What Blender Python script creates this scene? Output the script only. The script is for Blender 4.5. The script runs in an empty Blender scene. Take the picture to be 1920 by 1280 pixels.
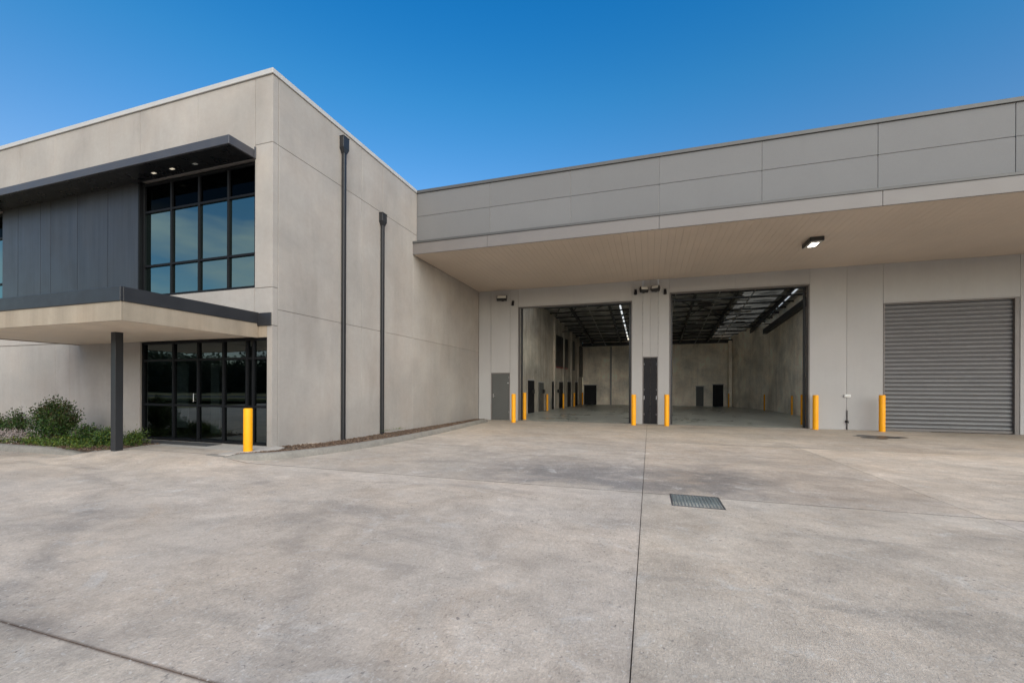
import bpy, math, random
import numpy as np
from mathutils import Vector, Matrix
R = math.radians
scene = bpy.context.scene

# ------------------------------------------------------------------ camera
cd = bpy.data.cameras.new('camera'); cam = bpy.data.objects.new('camera', cd)
scene.collection.objects.link(cam); scene.camera = cam
cd.sensor_width = 36.0; cd.lens = 15.023; cd.shift_y = 0.04505
cd.clip_start = 0.05; cd.clip_end = 3000
cam.matrix_world = (Matrix.Translation((7.873, -7.3126, 1.31)) @ Matrix.Rotation(0.31071, 4, 'Z')
                    @ Matrix.Rotation(R(90), 4, 'X') @ Matrix.Rotation(0.0034, 4, 'Z'))

# ------------------------------------------------------------------ light
SUN_EL, SUN_AZ = 32.0, 144.0        # azimuth: degrees clockwise from +Y
world = bpy.data.worlds.new("World"); scene.world = world; world.use_nodes = True
wn = world.node_tree; wn.nodes.clear()
wo = wn.nodes.new('ShaderNodeOutputWorld'); bg = wn.nodes.new('ShaderNodeBackground')
sky = wn.nodes.new('ShaderNodeTexSky'); sky.sky_type = 'NISHITA'; sky.sun_disc = False
sky.sun_elevation = R(SUN_EL); sky.sun_rotation = R(SUN_AZ)
sky.air_density = 1.0; sky.dust_density = 0.5; sky.ozone_density = 3.0
bg.inputs['Strength'].default_value = 0.10
gam = wn.nodes.new('ShaderNodeGamma'); gam.inputs[1].default_value = 1.5
grade = wn.nodes.new('ShaderNodeMix'); grade.data_type = 'RGBA'; grade.blend_type = 'MULTIPLY'; grade.inputs[0].default_value = 1
tcw = wn.nodes.new('ShaderNodeTexCoord'); sepw = wn.nodes.new('ShaderNodeSeparateXYZ'); wn.links.new(tcw.outputs['Generated'], sepw.inputs[0])
mrw = wn.nodes.new('ShaderNodeMapRange'); mrw.interpolation_type = 'SMOOTHSTEP'; wn.links.new(sepw.outputs[2], mrw.inputs[0])
for i_, v_ in enumerate((.25, .75, .42, .045)): mrw.inputs[i_+1].default_value = v_
comb = wn.nodes.new('ShaderNodeCombineXYZ')
for c_, (a_, b_, lo_, hi_) in enumerate(((.30, .55, .38, .50), (.33, .66, .33, .53))):
    m_ = wn.nodes.new('ShaderNodeMapRange'); wn.links.new(sepw.outputs[2], m_.inputs[0])
    for i_, v_ in enumerate((a_, b_, lo_, hi_)): m_.inputs[i_+1].default_value = v_
    wn.links.new(m_.outputs[0], comb.inputs[c_+1])
wn.links.new(mrw.outputs[0], comb.inputs[0]); wn.links.new(comb.outputs[0], grade.inputs[7])
wn.links.new(sky.outputs[0], gam.inputs[0]); wn.links.new(gam.outputs[0], grade.inputs[6]); 
cn_ = wn.nodes.new('ShaderNodeTexNoise'); cm_ = wn.nodes.new('ShaderNodeMapping'); cm_.inputs['Scale'].default_value = (2.2, 2.2, 9.0); cm_.inputs['Rotation'].default_value = (0, .25, 0)
cn_.inputs['Scale'].default_value = 1.3; cn_.inputs['Detail'].default_value = 5; cn_.inputs['Roughness'].default_value = .5
wn.links.new(tcw.outputs['Generated'], cm_.inputs[0]); wn.links.new(cm_.outputs[0], cn_.inputs[0])
c1_ = wn.nodes.new('ShaderNodeMapRange'); wn.links.new(cn_.outputs['Fac'], c1_.inputs[0])
for i_, v_ in enumerate((.44, .62, 0, .75)): c1_.inputs[i_+1].default_value = v_
c2_ = wn.nodes.new('ShaderNodeMapRange'); wn.links.new(sepw.outputs[1], c2_.inputs[0])     # wispy cirrus stands only behind the photographer
for i_, v_ in enumerate((-.15, -.5, 0, 1)): c2_.inputs[i_+1].default_value = v_
c3_ = wn.nodes.new('ShaderNodeMath'); c3_.operation = 'MULTIPLY'; wn.links.new(c1_.outputs[0], c3_.inputs[0]); wn.links.new(c2_.outputs[0], c3_.inputs[1])
cmx = wn.nodes.new('ShaderNodeMix'); cmx.data_type = 'RGBA'; cmx.inputs[7].default_value = (3.2, 3.3, 3.4, 1)
wn.links.new(c3_.outputs[0], cmx.inputs[0]); wn.links.new(grade.outputs[2], cmx.inputs[6]); wn.links.new(cmx.outputs[2], bg.inputs[0]); wn.links.new(bg.outputs[0], wo.inputs[0])
sl = bpy.data.lights.new('sun', 'SUN'); sl.energy = 2.0; sl.angle = R(85); sl.color = (1.0, 0.84, 0.66)
sun = bpy.data.objects.new('sun', sl); scene.collection.objects.link(sun)
saz, sel = R(SUN_AZ), R(SUN_EL)
sdir = Vector((math.sin(saz) * math.cos(sel), math.cos(saz) * math.cos(sel), math.sin(sel)))
sun.rotation_euler = (-sdir).to_track_quat('-Z', 'Y').to_euler()
scene.view_settings.view_transform = 'Standard'; scene.view_settings.look = 'None'
scene.view_settings.gamma = 1.0; scene.view_settings.use_curve_mapping = False
scene.view_settings.exposure = 1.35
scene.cycles.max_bounces = 10; scene.cycles.diffuse_bounces = 6; scene.cycles.transparent_max_bounces = 12
scene.cycles.sample_clamp_indirect = 6.0

# ------------------------------------------------------------------ helpers
col = scene.collection
def vnoise(seed): return random.Random(seed)
def new_obj(name, mesh, mat=None, parent=None, kind=None, label=None, cat=None, group=None):
    o = bpy.data.objects.new(name, mesh); col.objects.link(o)
    if mat is not None and mesh is not None and len(mesh.materials) == 0: mesh.materials.append(mat)
    if parent is not None: o.parent = parent
    tag(o, label, cat, group, kind)
    return o
def tag(o, label=None, cat=None, group=None, kind=None):
    if label: o['label'] = label
    if cat: o['category'] = cat
    if group: o['group'] = group
    if kind: o['kind'] = kind
    return o
def empty(name, loc=(0, 0, 0), **k):
    o = bpy.data.objects.new(name, None); col.objects.link(o); o.location = loc; o.empty_display_size = .3
    tag(o, **k); return o

class MB:
    def __init__(s): s.v = []; s.f = []; s.smooth = False
    def quad(s, a, b, c, d):
        n = len(s.v); s.v += [a, b, c, d]; s.f.append((n, n+1, n+2, n+3)); return s
    def box(s, x0, x1, y0, y1, z0, z1, bev=0.0):
        if x1 < x0: x0, x1 = x1, x0
        if y1 < y0: y0, y1 = y1, y0
        if z1 < z0: z0, z1 = z1, z0
        n = len(s.v)
        if bev <= 0:
            s.v += [(x, y, z) for z in (z0, z1) for y in (y0, y1) for x in (x0, x1)]
            for f in ((0, 2, 3, 1), (4, 5, 7, 6), (0, 1, 5, 4), (2, 6, 7, 3), (0, 4, 6, 2), (1, 3, 7, 5)):
                s.f.append(tuple(n+i for i in f))
            return s
        b = min(bev, (x1-x0)*.45, (y1-y0)*.45, (z1-z0)*.45)
        idx = {}
        X = (x0, x1); Y = (y0, y1); Z = (z0, z1)
        for i in (0, 1):
            for j in (0, 1):
                for k in (0, 1):
                    sx, sy, sz = (1, -1)[i], (1, -1)[j], (1, -1)[k]
                    for ax in range(3):     # vertex lying on the face normal to ax
                        p = [X[i]+sx*b, Y[j]+sy*b, Z[k]+sz*b]
                        p[ax] = (X[i], Y[j], Z[k])[ax]
                        idx[(i, j, k, ax)] = len(s.v); s.v.append(tuple(p))
        def g(i, j, k, a): return idx[(i, j, k, a)]
        s.f.append((g(0,0,0,2), g(0,1,0,2), g(1,1,0,2), g(1,0,0,2)))
        s.f.append((g(0,0,1,2), g(1,0,1,2), g(1,1,1,2), g(0,1,1,2)))
        s.f.append((g(0,0,0,1), g(1,0,0,1), g(1,0,1,1), g(0,0,1,1)))
        s.f.append((g(0,1,0,1), g(0,1,1,1), g(1,1,1,1), g(1,1,0,1)))
        s.f.append((g(0,0,0,0), g(0,0,1,0), g(0,1,1,0), g(0,1,0,0)))
        s.f.append((g(1,0,0,0), g(1,1,0,0), g(1,1,1,0), g(1,0,1,0)))
        for a, (j0, k0) in enumerate([(0, 0)]*3): pass
        for j in (0, 1):
            for k in (0, 1):
                f = (g(0,j,k,1), g(1,j,k,1), g(1,j,k,2), g(0,j,k,2)); s.f.append(f if (j == k) == False else f[::-1])
                f = (g(j,0,k,0), g(j,1,k,0), g(j,1,k,2), g(j,0,k,2)); s.f.append(f if (j == k) else f[::-1])
                f = (g(j,k,0,0), g(j,k,1,0), g(j,k,1,1), g(j,k,0,1)); s.f.append(f if (j != k) else f[::-1])
        for i in (0, 1):
            for j in (0, 1):
                for k in (0, 1):
                    f = (g(i,j,k,0), g(i,j,k,1), g(i,j,k,2)); s.f.append(f if (i+j+k) % 2 else f[::-1])
        return s
    def tube(s, p0, p1, r0, r1=None, n=12, caps=True):
        r1 = r0 if r1 is None else r1
        p0, p1 = Vector(p0), Vector(p1); d = (p1-p0).normalized()
        u = d.orthogonal().normalized(); w = d.cross(u); b = len(s.v)
        for p, r in ((p0, r0), (p1, r1)):
            for i in range(n):
                a = 2*math.pi*i/n; s.v.append(tuple(p+(u*math.cos(a)+w*math.sin(a))*r))
        for i in range(n): s.f.append((b+i, b+(i+1) % n, b+n+(i+1) % n, b+n+i))
        if caps: s.f.append(tuple(b+i for i in range(n))[::-1]); s.f.append(tuple(b+n+i for i in range(n)))
        return s
    def lathe(s, prof, c=(0, 0), n=24):
        b = len(s.v)
        for r, z in prof:
            for i in range(n):
                a = 2*math.pi*i/n; s.v.append((c[0]+r*math.cos(a), c[1]+r*math.sin(a), z))
        for k in range(len(prof)-1):
            for i in range(n):
                s.f.append((b+k*n+i, b+k*n+(i+1) % n, b+(k+1)*n+(i+1) % n, b+(k+1)*n+i))
        s.f.append(tuple(b+(len(prof)-1)*n+i for i in range(n)))
        return s
    def prism(s, poly, z0, z1):
        n = len(poly); b = len(s.v)
        zz0 = z0 if callable(z0) else (lambda x, y: z0); zz1 = z1 if callable(z1) else (lambda x, y: z1)
        s.v += [(x, y, zz0(x, y)) for x, y in poly] + [(x, y, zz1(x, y)) for x, y in poly]
        s.f.append(tuple(b+i for i in range(n))[::-1]); s.f.append(tuple(b+n+i for i in range(n)))
        for i in range(n): s.f.append((b+i, b+(i+1) % n, b+n+(i+1) % n, b+n+i))
        return s
    def mesh(s, name='mesh', smooth=False, fix=True):
        m = bpy.data.meshes.new(name); m.from_pydata(s.v, [], s.f)
        if fix and len(s.f) < 60000:
            import bmesh
            b = bmesh.new(); b.from_mesh(m); bmesh.ops.recalc_face_normals(b, faces=b.faces); b.to_mesh(m); b.free()
        if smooth:
            m.polygons.foreach_set('use_smooth', [True]*len(m.polygons))
            try: m.set_sharp_from_angle(angle=R(40))
            except Exception: pass
        m.update(); return m
    def build(s, name, mat, parent=None, smooth=False, **k):
        return new_obj(name, s.mesh(name, smooth), mat, parent, **k)

def part_box(name, mat, parent, x0, x1, y0, y1, z0, z1, bev=0.004, **k):
    return MB().box(x0, x1, y0, y1, z0, z1, bev).build(name, mat, parent, **k)

# ------------------------------------------------------------------ materials
class NT:
    def __init__(s, name):
        s.m = bpy.data.materials.new(name); s.m.use_nodes = True; s.t = s.m.node_tree; s.t.nodes.clear()
        s.out = s.n('ShaderNodeOutputMaterial'); s.p = s.n('ShaderNodeBsdfPrincipled')
        s.l(s.p.outputs[0], s.out.inputs[0])
    def n(s, t, **k):
        x = s.t.nodes.new(t)
        for a, b in k.items(): setattr(x, a, b)
        return x
    def l(s, a, b): s.t.links.new(a, b)
    def pos(s, scale=(1, 1, 1), rot=(0, 0, 0)):
        g = s.n('ShaderNodeNewGeometry'); m = s.n('ShaderNodeMapping')
        m.inputs['Scale'].default_value = scale; m.inputs['Rotation'].default_value = rot
        s.l(g.outputs['Position'], m.inputs['Vector']); return m.outputs[0]
    def noise(s, vec, scale, detail=4, rough=.55, dist=0.0):
        x = s.n('ShaderNodeTexNoise'); x.inputs['Scale'].default_value = scale
        x.inputs['Detail'].default_value = detail; x.inputs['Roughness'].default_value = rough
        x.inputs['Distortion'].default_value = dist; s.l(vec, x.inputs['Vector']); return x.outputs['Fac']
    def rng(s, v, a, b, c, d, smooth=False):
        x = s.n('ShaderNodeMapRange'); s.l(v, x.inputs['Value'])
        if smooth: x.interpolation_type = 'SMOOTHSTEP'
        for i, q in zip(('From Min', 'From Max', 'To Min', 'To Max'), (a, b, c, d)): x.inputs[i].default_value = q
        return x.outputs[0]
    def math(s, op, a, b=None):
        x = s.n('ShaderNodeMath'); x.operation = op
        for i, q in enumerate((a, b)):
            if q is None: continue
            if isinstance(q, (int, float)): x.inputs[i].default_value = q
            else: s.l(q, x.inputs[i])
        return x.outputs[0]
    def mix(s, f, a, b, blend='MIX'):
        x = s.n('ShaderNodeMix'); x.data_type = 'RGBA'; x.blend_type = blend
        for i, q in ((0, f), (6, a), (7, b)):
            if isinstance(q, (int, float)): x.inputs[i].default_value = q
            elif isinstance(q, tuple): x.inputs[i].default_value = (*q, 1) if len(q) == 3 else q
            else: s.l(q, x.inputs[i])
        return x.outputs[2]
    def scale(s, c, f):          # colour times float
        x = s.n('ShaderNodeVectorMath'); x.operation = 'SCALE'
        if isinstance(c, tuple): x.inputs[0].default_value = c
        else: s.l(c, x.inputs[0])
        if isinstance(f, (int, float)): x.inputs['Scale'].default_value = f
        else: s.l(f, x.inputs['Scale'])
        return x.outputs[0]
    def bump(s, h, strength=.3, dist=.01):
        x = s.n('ShaderNodeBump'); x.inputs['Strength'].default_value = strength; x.inputs['Distance'].default_value = dist
        s.l(h, x.inputs['Height']); s.l(x.outputs[0], s.p.inputs['Normal'])
    def set(s, **k):
        for a, b in k.items():
            i = s.p.inputs[a.replace('_', ' ')]
            if isinstance(b, (int, float)): i.default_value = b
            elif isinstance(b, tuple): i.default_value = (*b, 1) if len(b) == 3 else b
            else: s.l(b, i)
        return s.m

def wall_concrete(name, c, amp=.16, warm=.0, dark=(0.23, 0.2, 0.17), rough=.8, streak=.5, bump=.25):
    t = NT(name)
    g = t.pos()
    a = t.noise(g, .55, 6, .6, .3); b = t.noise(t.pos((2.6, 2.6, .32)), 1.3, 5, .65)
    f = t.noise(g, 9, 5, .7); h = t.noise(g, 70, 3, .6)
    oi = t.n('ShaderNodeObjectInfo')
    v = t.rng(a, .3, .7, 1-amp, 1+amp)
    v = t.math('MULTIPLY', v, t.rng(b, .3, .72, 1+amp*streak, 1-amp*streak))
    v = t.math('MULTIPLY', v, t.rng(f, .25, .75, 1-amp*.35, 1+amp*.35))
    v = t.math('MULTIPLY', v, t.rng(h, .2, .8, .94, 1.06))
    v = t.math('MULTIPLY', v, t.rng(oi.outputs['Random'], 0, 1, .965, 1.035))
    m = t.rng(t.noise(g, .9, 4, .6), .42, .7, 0, 1)
    cc = t.mix(m, c, (c[0]*(1+warm), c[1]*(1-.1*warm), c[2]*(1-.9*warm)))
    # pale lime bloom and faint rust-brown washes with a shape of their own
    cc = t.mix(t.rng(t.noise(t.pos((1.2, 1.2, .5)), 2.1, 6, .7, .6), .58, .78, 0, min(.28, amp*2)), cc, (min(1, c[0]*1.25), min(1, c[1]*1.25), min(1, c[2]*1.25)))
    cc = t.mix(t.rng(t.noise(t.pos((1.7, 1.7, .28)), .8, 5, .6, .4), .57, .75, 0, .3), cc, dark)
    cc = t.scale(cc, v)
    # fine air holes
    vo = t.n('ShaderNodeTexVoronoi'); vo.inputs['Scale'].default_value = 9.0; t.l(g, vo.inputs['Vector'])
    sp = t.rng(vo.outputs['Distance'], .02, .06, .72, 1)
    cc = t.scale(cc, sp)
    hh = t.math('ADD', t.math('MULTIPLY', h, .35), t.math('MULTIPLY', f, .65))
    t.bump(hh, bump, .006)
    return t.set(Base_Color=cc, Roughness=rough)

def paint(name, c, rough=.5, metal=0.0, amp=.05, spec=None, scale=3.0, bump=.04, streak=0.0):
    t = NT(name); g = t.pos()
    a = t.noise(g, scale, 5, .6); b = t.noise(g, 60, 2, .5)
    v = t.rng(a, .3, .7, 1-amp, 1+amp)
    if streak: v = t.math('MULTIPLY', v, t.rng(t.noise(t.pos((9, 9, .35)), 1.5, 4, .6), .3, .7, 1-streak, 1+streak))
    t.bump(b, bump, .002)
    m = t.set(Base_Color=t.scale(c, v), Roughness=t.rng(a, .3, .7, max(.05, rough-.07), min(1, rough+.07)), Metallic=metal)
    if spec is not None: t.p.inputs['Specular IOR Level'].default_value = spec
    return m

M = {}
M['office'] = wall_concrete('office_concrete', (0.312, 0.289, 0.267), .14, .03, (0.20, 0.175, 0.155), streak=.25)
M['office2'] = M['office']
M['ware'] = wall_concrete('warehouse_concrete', (0.365, 0.358, 0.352), .04, .01, (0.315, 0.307, 0.30), streak=.4, bump=.12)
M['cladpanel'] = wall_concrete('parapet_panel', (0.138, 0.138, 0.141), .035, .0, (0.118, 0.118, 0.118), streak=.2, bump=.12)
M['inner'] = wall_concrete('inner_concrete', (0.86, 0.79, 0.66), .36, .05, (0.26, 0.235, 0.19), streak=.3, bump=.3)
M['sealant'] = paint('sealant', (0.20, 0.18, 0.16), .9)
M['sealant_grey'] = paint('sealant_grey', (0.31, 0.305, 0.30), .9)
M['cap'] = paint('white_capping', (0.42, 0.41, 0.40), .45, .0, .04)
M['grey_cap'] = paint('grey_capping', (0.06, 0.06, 0.06), .5, .0, .06)
M['dark'] = paint('charcoal_paint', (0.017, 0.018, 0.021), .45, .0, .08)
M['darkclad'] = paint('charcoal_cladding', (0.025, 0.0255, 0.029), .36, .15, .12, streak=.3, scale=1.4)
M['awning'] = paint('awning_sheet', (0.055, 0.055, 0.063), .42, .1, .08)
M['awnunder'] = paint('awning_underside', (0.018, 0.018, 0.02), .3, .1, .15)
M['frame'] = paint('window_frame', (0.008, 0.0085, 0.010), .5, .0, .06, spec=.12)
M['fascia'] = paint('canopy_fascia', (0.138, 0.126, 0.121), .5, .0, .05)
M['soffit'] = paint('soffit_board', (0.56, 0.475, 0.395), .5, .0, .05, scale=.8)
M['soffit2'] = paint('entry_soffit_board', (0.72, 0.61, 0.49), .5, .0, .08, scale=2)
M['beige'] = wall_concrete('entry_fascia', (0.28, 0.235, 0.18), .13, .05, (0.15, 0.12, 0.09), streak=1.2, bump=.1)
M['door'] = paint('grey_door', (0.075, 0.077, 0.074), .5, .0, .05)
M['bdoor'] = paint('dark_door', (0.008, 0.008, 0.010), .6, .0, .12, spec=.25, streak=.1)
M['steel'] = paint('bright_steel', (0.5, 0.5, 0.5), .3, .9)
M['white'] = paint('white_plastic', (0.75, 0.74, 0.72), .4)
M['black'] = paint('black_plastic', (0.015, 0.015, 0.016), .4)
M['roofdark'] = paint('purlin_steel', (0.045, 0.045, 0.045), .5, .2, .3)
M['office_inner'] = paint('office_interior', (0.16, 0.16, 0.16), .8, .0, .1)
M['curtain'] = paint('blind_fabric', (0.45, 0.47, 0.46), .8, .0, .1)

def m_yellow():
    t = NT('yellow_paint'); g = t.pos()
    a = t.noise(g, 5, 5, .6); s = t.noise(t.pos((1, 1, .6)), 38, 4, .7)
    c = t.mix(t.rng(a, .3, .7, 0, 1), (0.88, 0.38, 0.002), (0.82, 0.34, 0.002))
    c = t.mix(t.rng(s, .60, .70, 0, .7), c, (0.30, 0.18, 0.06))
    c = t.mix(t.rng(t.noise(t.pos((6, 6, 22)), 1.0, 4, .7), .62, .68, 0, .45), c, (0.45, 0.33, 0.20))
    return t.set(Base_Color=c, Roughness=.5, Specular_IOR_Level=.3)
M['yellow'] = m_yellow()

def m_ground():
    t = NT('driveway_concrete'); g = t.pos()
    oi = t.n('ShaderNodeObjectInfo')
    big = t.noise(g, .22, 5, .6, .5); med = t.noise(g, 1.1, 7, .68, .8); sml = t.noise(g, 6, 6, .7, .4)
    grit = t.noise(g, 55, 4, .75)
    brush = t.noise(t.pos((62, 24, 10), (0, 0, R(28))), 1, 3, .75, 1.2)
    v = t.rng(big, .3, .7, .86, 1.12)
    v = t.math('MULTIPLY', v, t.rng(med, .30, .70, .82, 1.16))
    v = t.math('MULTIPLY', v, t.rng(sml, .28, .72, .86, 1.13))
    v = t.math('MULTIPLY', v, t.rng(grit, .25, .75, .82, 1.18))
    v = t.math('MULTIPLY', v, t.rng(brush, .25, .75, .82, 1.18))
    base = t.mix(t.rng(t.noise(g, .5, 5, .6, .6), .35, .68, 0, 1), (0.462, 0.400, 0.338), (0.478, 0.394, 0.314))
    # grey damp and tyre-worn films
    wear = t.rng(t.noise(t.pos((.5, 1.7, 1), (0, 0, R(-12))), .75, 6, .62, 1.0), .5, .72, 0, .55, True)
    base = t.mix(wear, base, (0.25, 0.222, 0.195))
    # big stain that pools against the joint on the far slab
    sx = t.n('ShaderNodeSeparateXYZ'); t.l(t.pos(), sx.inputs[0])
    yy = t.math('ADD', sx.outputs[1], t.math('MULTIPLY', med, 2.2))
    st = t.math('MULTIPLY', t.rng(yy, -.2, .35, 0, 1, True), t.rng(yy, .9, 3.4, 1, 0, True))
    st = t.math('MULTIPLY', st, t.rng(sx.outputs[0], 3.8, 6.4, 0, 1, True))
    st = t.math('MULTIPLY', st, t.rng(sx.outputs[0], 9.0, 10.2, 1, .15, True))
    st = t.math('MULTIPLY', st, t.rng(t.noise(g, .8, 5, .65, .7), .3, .58, .25, 1))
    st = t.math('MULTIPLY', st, t.math('GREATER_THAN', sx.outputs[1], -1.2))
    base = t.mix(t.math('MULTIPLY', st, .9), base, (0.20, 0.18, 0.165))
    # rusty-orange films
    base = t.mix(t.rng(t.noise(g, .62, 5, .6, 1.2), .60, .76, 0, .35), base, (0.42, 0.30, 0.20))
    base = t.mix(t.rng(t.noise(g, 2.6, 7, .75, .8), .56, .70, 0, .6), base, (0.56, 0.53, 0.49))
    # dirt drawn along the joints
    def line(coord, at, w):
        d = t.math('ABSOLUTE', t.math('SUBTRACT', coord, at)); return t.rng(d, 0, w, 1, 0, True)
    ln = t.math('MAXIMUM', line(sx.outputs[1], -5.83, .22), t.math('MULTIPLY', line(sx.outputs[1], -1.2, .06), .6))
    ln = t.math('MAXIMUM', ln, t.math('MULTIPLY', line(sx.outputs[0], 7.79, .03), .6))
    ln = t.math('MULTIPLY', ln, t.rng(t.noise(g, 2.2, 5, .7, .4), .42, .66, 0, 1))
    base = t.mix(t.math('MULTIPLY', ln, .6), base, (0.15, 0.135, 0.125))
    base = t.mix(t.math('MULTIPLY', line(sx.outputs[1], -1.2, .028), .75), base, (0.12, 0.10, 0.085))
    base = t.mix(t.math('MULTIPLY', line(sx.outputs[1], -5.83, .022), .85), base, (0.13, 0.09, 0.07))
    base = t.mix(t.math('MULTIPLY', line(sx.outputs[1], 5.0, .03), .5), base, (0.52, 0.47, 0.41))
    dd = t.n('ShaderNodeVectorMath'); dd.operation = 'DISTANCE'; t.l(g, dd.inputs[0]); dd.inputs[1].default_value = (15.5, -9.5, -.1)
    trk = t.math('MAXIMUM', line(dd.outputs['Value'], 6.9, .2), line(dd.outputs['Value'], 8.7, .2))
    dd2 = t.n('ShaderNodeVectorMath'); dd2.operation = 'DISTANCE'; t.l(g, dd2.inputs[0]); dd2.inputs[1].default_value = (-6.0, -16.0, -.1)
    trk = t.math('MAXIMUM', trk, t.math('MAXIMUM', line(dd2.outputs['Value'], 14.2, .22), line(dd2.outputs['Value'], 16.0, .22)))
    base = t.mix(t.math('MULTIPLY', trk, t.rng(t.noise(g, 3.2, 5, .7), .38, .62, .02, .30)), base, (0.20, 0.18, 0.165))
    pit = t.noise(g, 34, 2, .5, .6)
    base = t.mix(t.math('MULTIPLY', t.rng(pit, .64, .70, 0, .75), t.rng(t.noise(g, 1.3, 3), .4, .6, .2, 1)), base, (0.17, 0.15, 0.135))
    base = t.mix(t.rng(t.noise(g, 41, 2, .5, .4), .63, .70, 0, .5), base, (0.60, 0.56, 0.51))
    pale = t.math('MULTIPLY', line(sx.outputs[1], -1.45, .42), t.rng(t.noise(g, 1.4, 4), .35, .6, .1, .6))
    base = t.mix(pale, base, (0.52, 0.46, 0.40))
    spot = t.n('ShaderNodeTexVoronoi'); spot.inputs['Scale'].default_value = 1.7; spot.inputs['Randomness'].default_value = 1; t.l(g, spot.inputs['Vector'])
    sp = t.math('MULTIPLY', t.rng(spot.outputs['Distance'], .015, .035, .55, 0), t.math('GREATER_THAN', t.noise(g, .9, 2), .5))
    base = t.mix(sp, base, (0.14, 0.125, 0.115))
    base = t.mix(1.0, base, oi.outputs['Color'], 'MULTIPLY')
    hh = t.math('ADD', t.math('MULTIPLY', brush, .5), t.math('ADD', t.math('MULTIPLY', grit, .35), t.math('MULTIPLY', sml, .5)))
    t.bump(hh, .75, .011)
    return t.set(Base_Color=t.scale(base, v), Roughness=t.rng(med, .3, .7, .62, .85))
M['ground'] = m_ground()

def m_plain(name, c, c2, sc=6, rough=.9, bump=.5, bd=.01):
    t = NT(name); g = t.pos(); a = t.noise(g, sc, 7, .7, .3); b = t.noise(g, sc*7, 3, .7)
    cc = t.mix(t.rng(a, .3, .7, 0, 1), c, c2); cc = t.scale(cc, t.rng(b, .2, .8, .82, 1.18))
    t.bump(t.math('ADD', a, b), bump, bd); return t.set(Base_Color=cc, Roughness=rough)
M['kerb'] = m_plain('kerb_concrete', (0.165, 0.155, 0.138), (0.23, 0.215, 0.19), 3, .85, .3, .006)
M['path'] = m_plain('footpath_concrete', (0.34, 0.32, 0.295), (0.42, 0.395, 0.36), 1.6, .8, .25, .005)
M['filler'] = m_plain('joint_filler', (0.05, 0.043, 0.038), (0.10, 0.08, 0.065), 8)
M['soil'] = m_plain('soil', (0.05, 0.035, 0.025), (0.09, 0.065, 0.045), 12, .95, .8, .02)
M['grass'] = m_plain('verge_grass', (0.16, 0.15, 0.05), (0.26, 0.19, 0.08), 2)
M['bark'] = m_plain('bark', (0.07, 0.05, 0.035), (0.13, 0.10, 0.075), 12)

def m_floor():
    t = NT('warehouse_floor'); g = t.pos()
    a = t.noise(g, .45, 6, .65, .8); b = t.noise(g, 2.5, 6, .7, .6)
    c = t.mix(t.rng(a, .32, .68, 0, 1), (0.22, 0.225, 0.20), (0.42, 0.42, 0.37))
    c = t.scale(c, t.rng(b, .3, .7, .85, 1.15))
    return t.set(Base_Color=c, Roughness=t.rng(a, .3, .7, .22, .42))
M['floor'] = m_floor()

def m_shutter():
    t = NT('shutter_steel'); g = t.pos()
    a = t.noise(t.pos((.5, 1, 7)), 2.2, 5, .65); b = t.noise(g, 30, 3, .6)
    c = t.mix(t.rng(a, .3, .7, 0, 1), (0.118, 0.118, 0.122), (0.15, 0.15, 0.155))
    c = t.mix(t.rng(t.noise(t.pos((3, 1, 3)), 6, 4, .7), .68, .76, 0, .4), c, (0.36, 0.36, 0.36))
    t.bump(b, .05, .002)
    return t.set(Base_Color=c, Roughness=.42, Metallic=.25)
M['shutter'] = m_shutter()

def m_roofsheet():
    t = NT('foil_roof_lining'); g = t.pos()
    a = t.noise(t.pos((.35, 2.2, 1)), 2.0, 5, .7, .4); b = t.noise(t.pos((.8, 5, 1)), 3.0, 5, .7)
    c = t.mix(t.rng(a, .42, .62, 0, 1), (0.12, 0.12, 0.115), (0.88, 0.86, 0.80))
    t.bump(t.math('ADD', a, b), 1.0, .12)
    return t.set(Base_Color=t.scale(c, t.rng(b, .3, .7, .6, 1.3)), Roughness=.35, Metallic=.6)
M['foil'] = m_roofsheet()

def m_glass(name, tint, refl, tr, fk=.9):
    t = NT(name); t.t.nodes.remove(t.p)
    gl = t.n('ShaderNodeBsdfGlossy'); gl.inputs['Roughness'].default_value = .012; gl.inputs['Color'].default_value = (*tint, 1)
    tp = t.n('ShaderNodeBsdfTransparent'); tp.inputs['Color'].default_value = (*tr, 1)
    fr = t.n('ShaderNodeFresnel'); fr.inputs['IOR'].default_value = 1.5
    f = t.math('ADD', t.math('MULTIPLY', fr.outputs[0], fk), refl)
    w = t.noise(t.pos(), .9, 2, .4); bp = t.n('ShaderNodeBump'); bp.inputs['Strength'].default_value = .10; bp.inputs['Distance'].default_value = .012
    t.l(w, bp.inputs['Height']); t.l(bp.outputs[0], gl.inputs['Normal'])
    mx = t.n('ShaderNodeMixShader'); t.l(f, mx.inputs[0]); t.l(tp.outputs[0], mx.inputs[1]); t.l(gl.outputs[0], mx.inputs[2])
    t.l(mx.outputs[0], t.out.inputs[0]); return t.m
M['glass_up'] = m_glass('upper_glass', (0.47, 0.68, 0.64), .32, (0.10, 0.13, 0.13))
M['glass_dn'] = m_glass('entry_glass', (0.60, 0.70, 0.72), .11, (0.20, 0.24, 0.24))
M['glass_top'] = m_glass('top_glass', (0.5, 0.6, 0.6), .0, (0.03, 0.035, 0.035), .22)

def m_emit(name, c, s):
    t = NT(name); return t.set(Base_Color=(.8, .8, .8), Emission_Color=c, Emission_Strength=s)
M['lamp'] = m_emit('lit_lens', (1, .93, .82), 5.0)
M['downlight'] = m_emit('downlight_lens', (1, .86, .62), .2)
M['lens'] = paint('lamp_lens', (0.62, 0.62, 0.58), .15)

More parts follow.
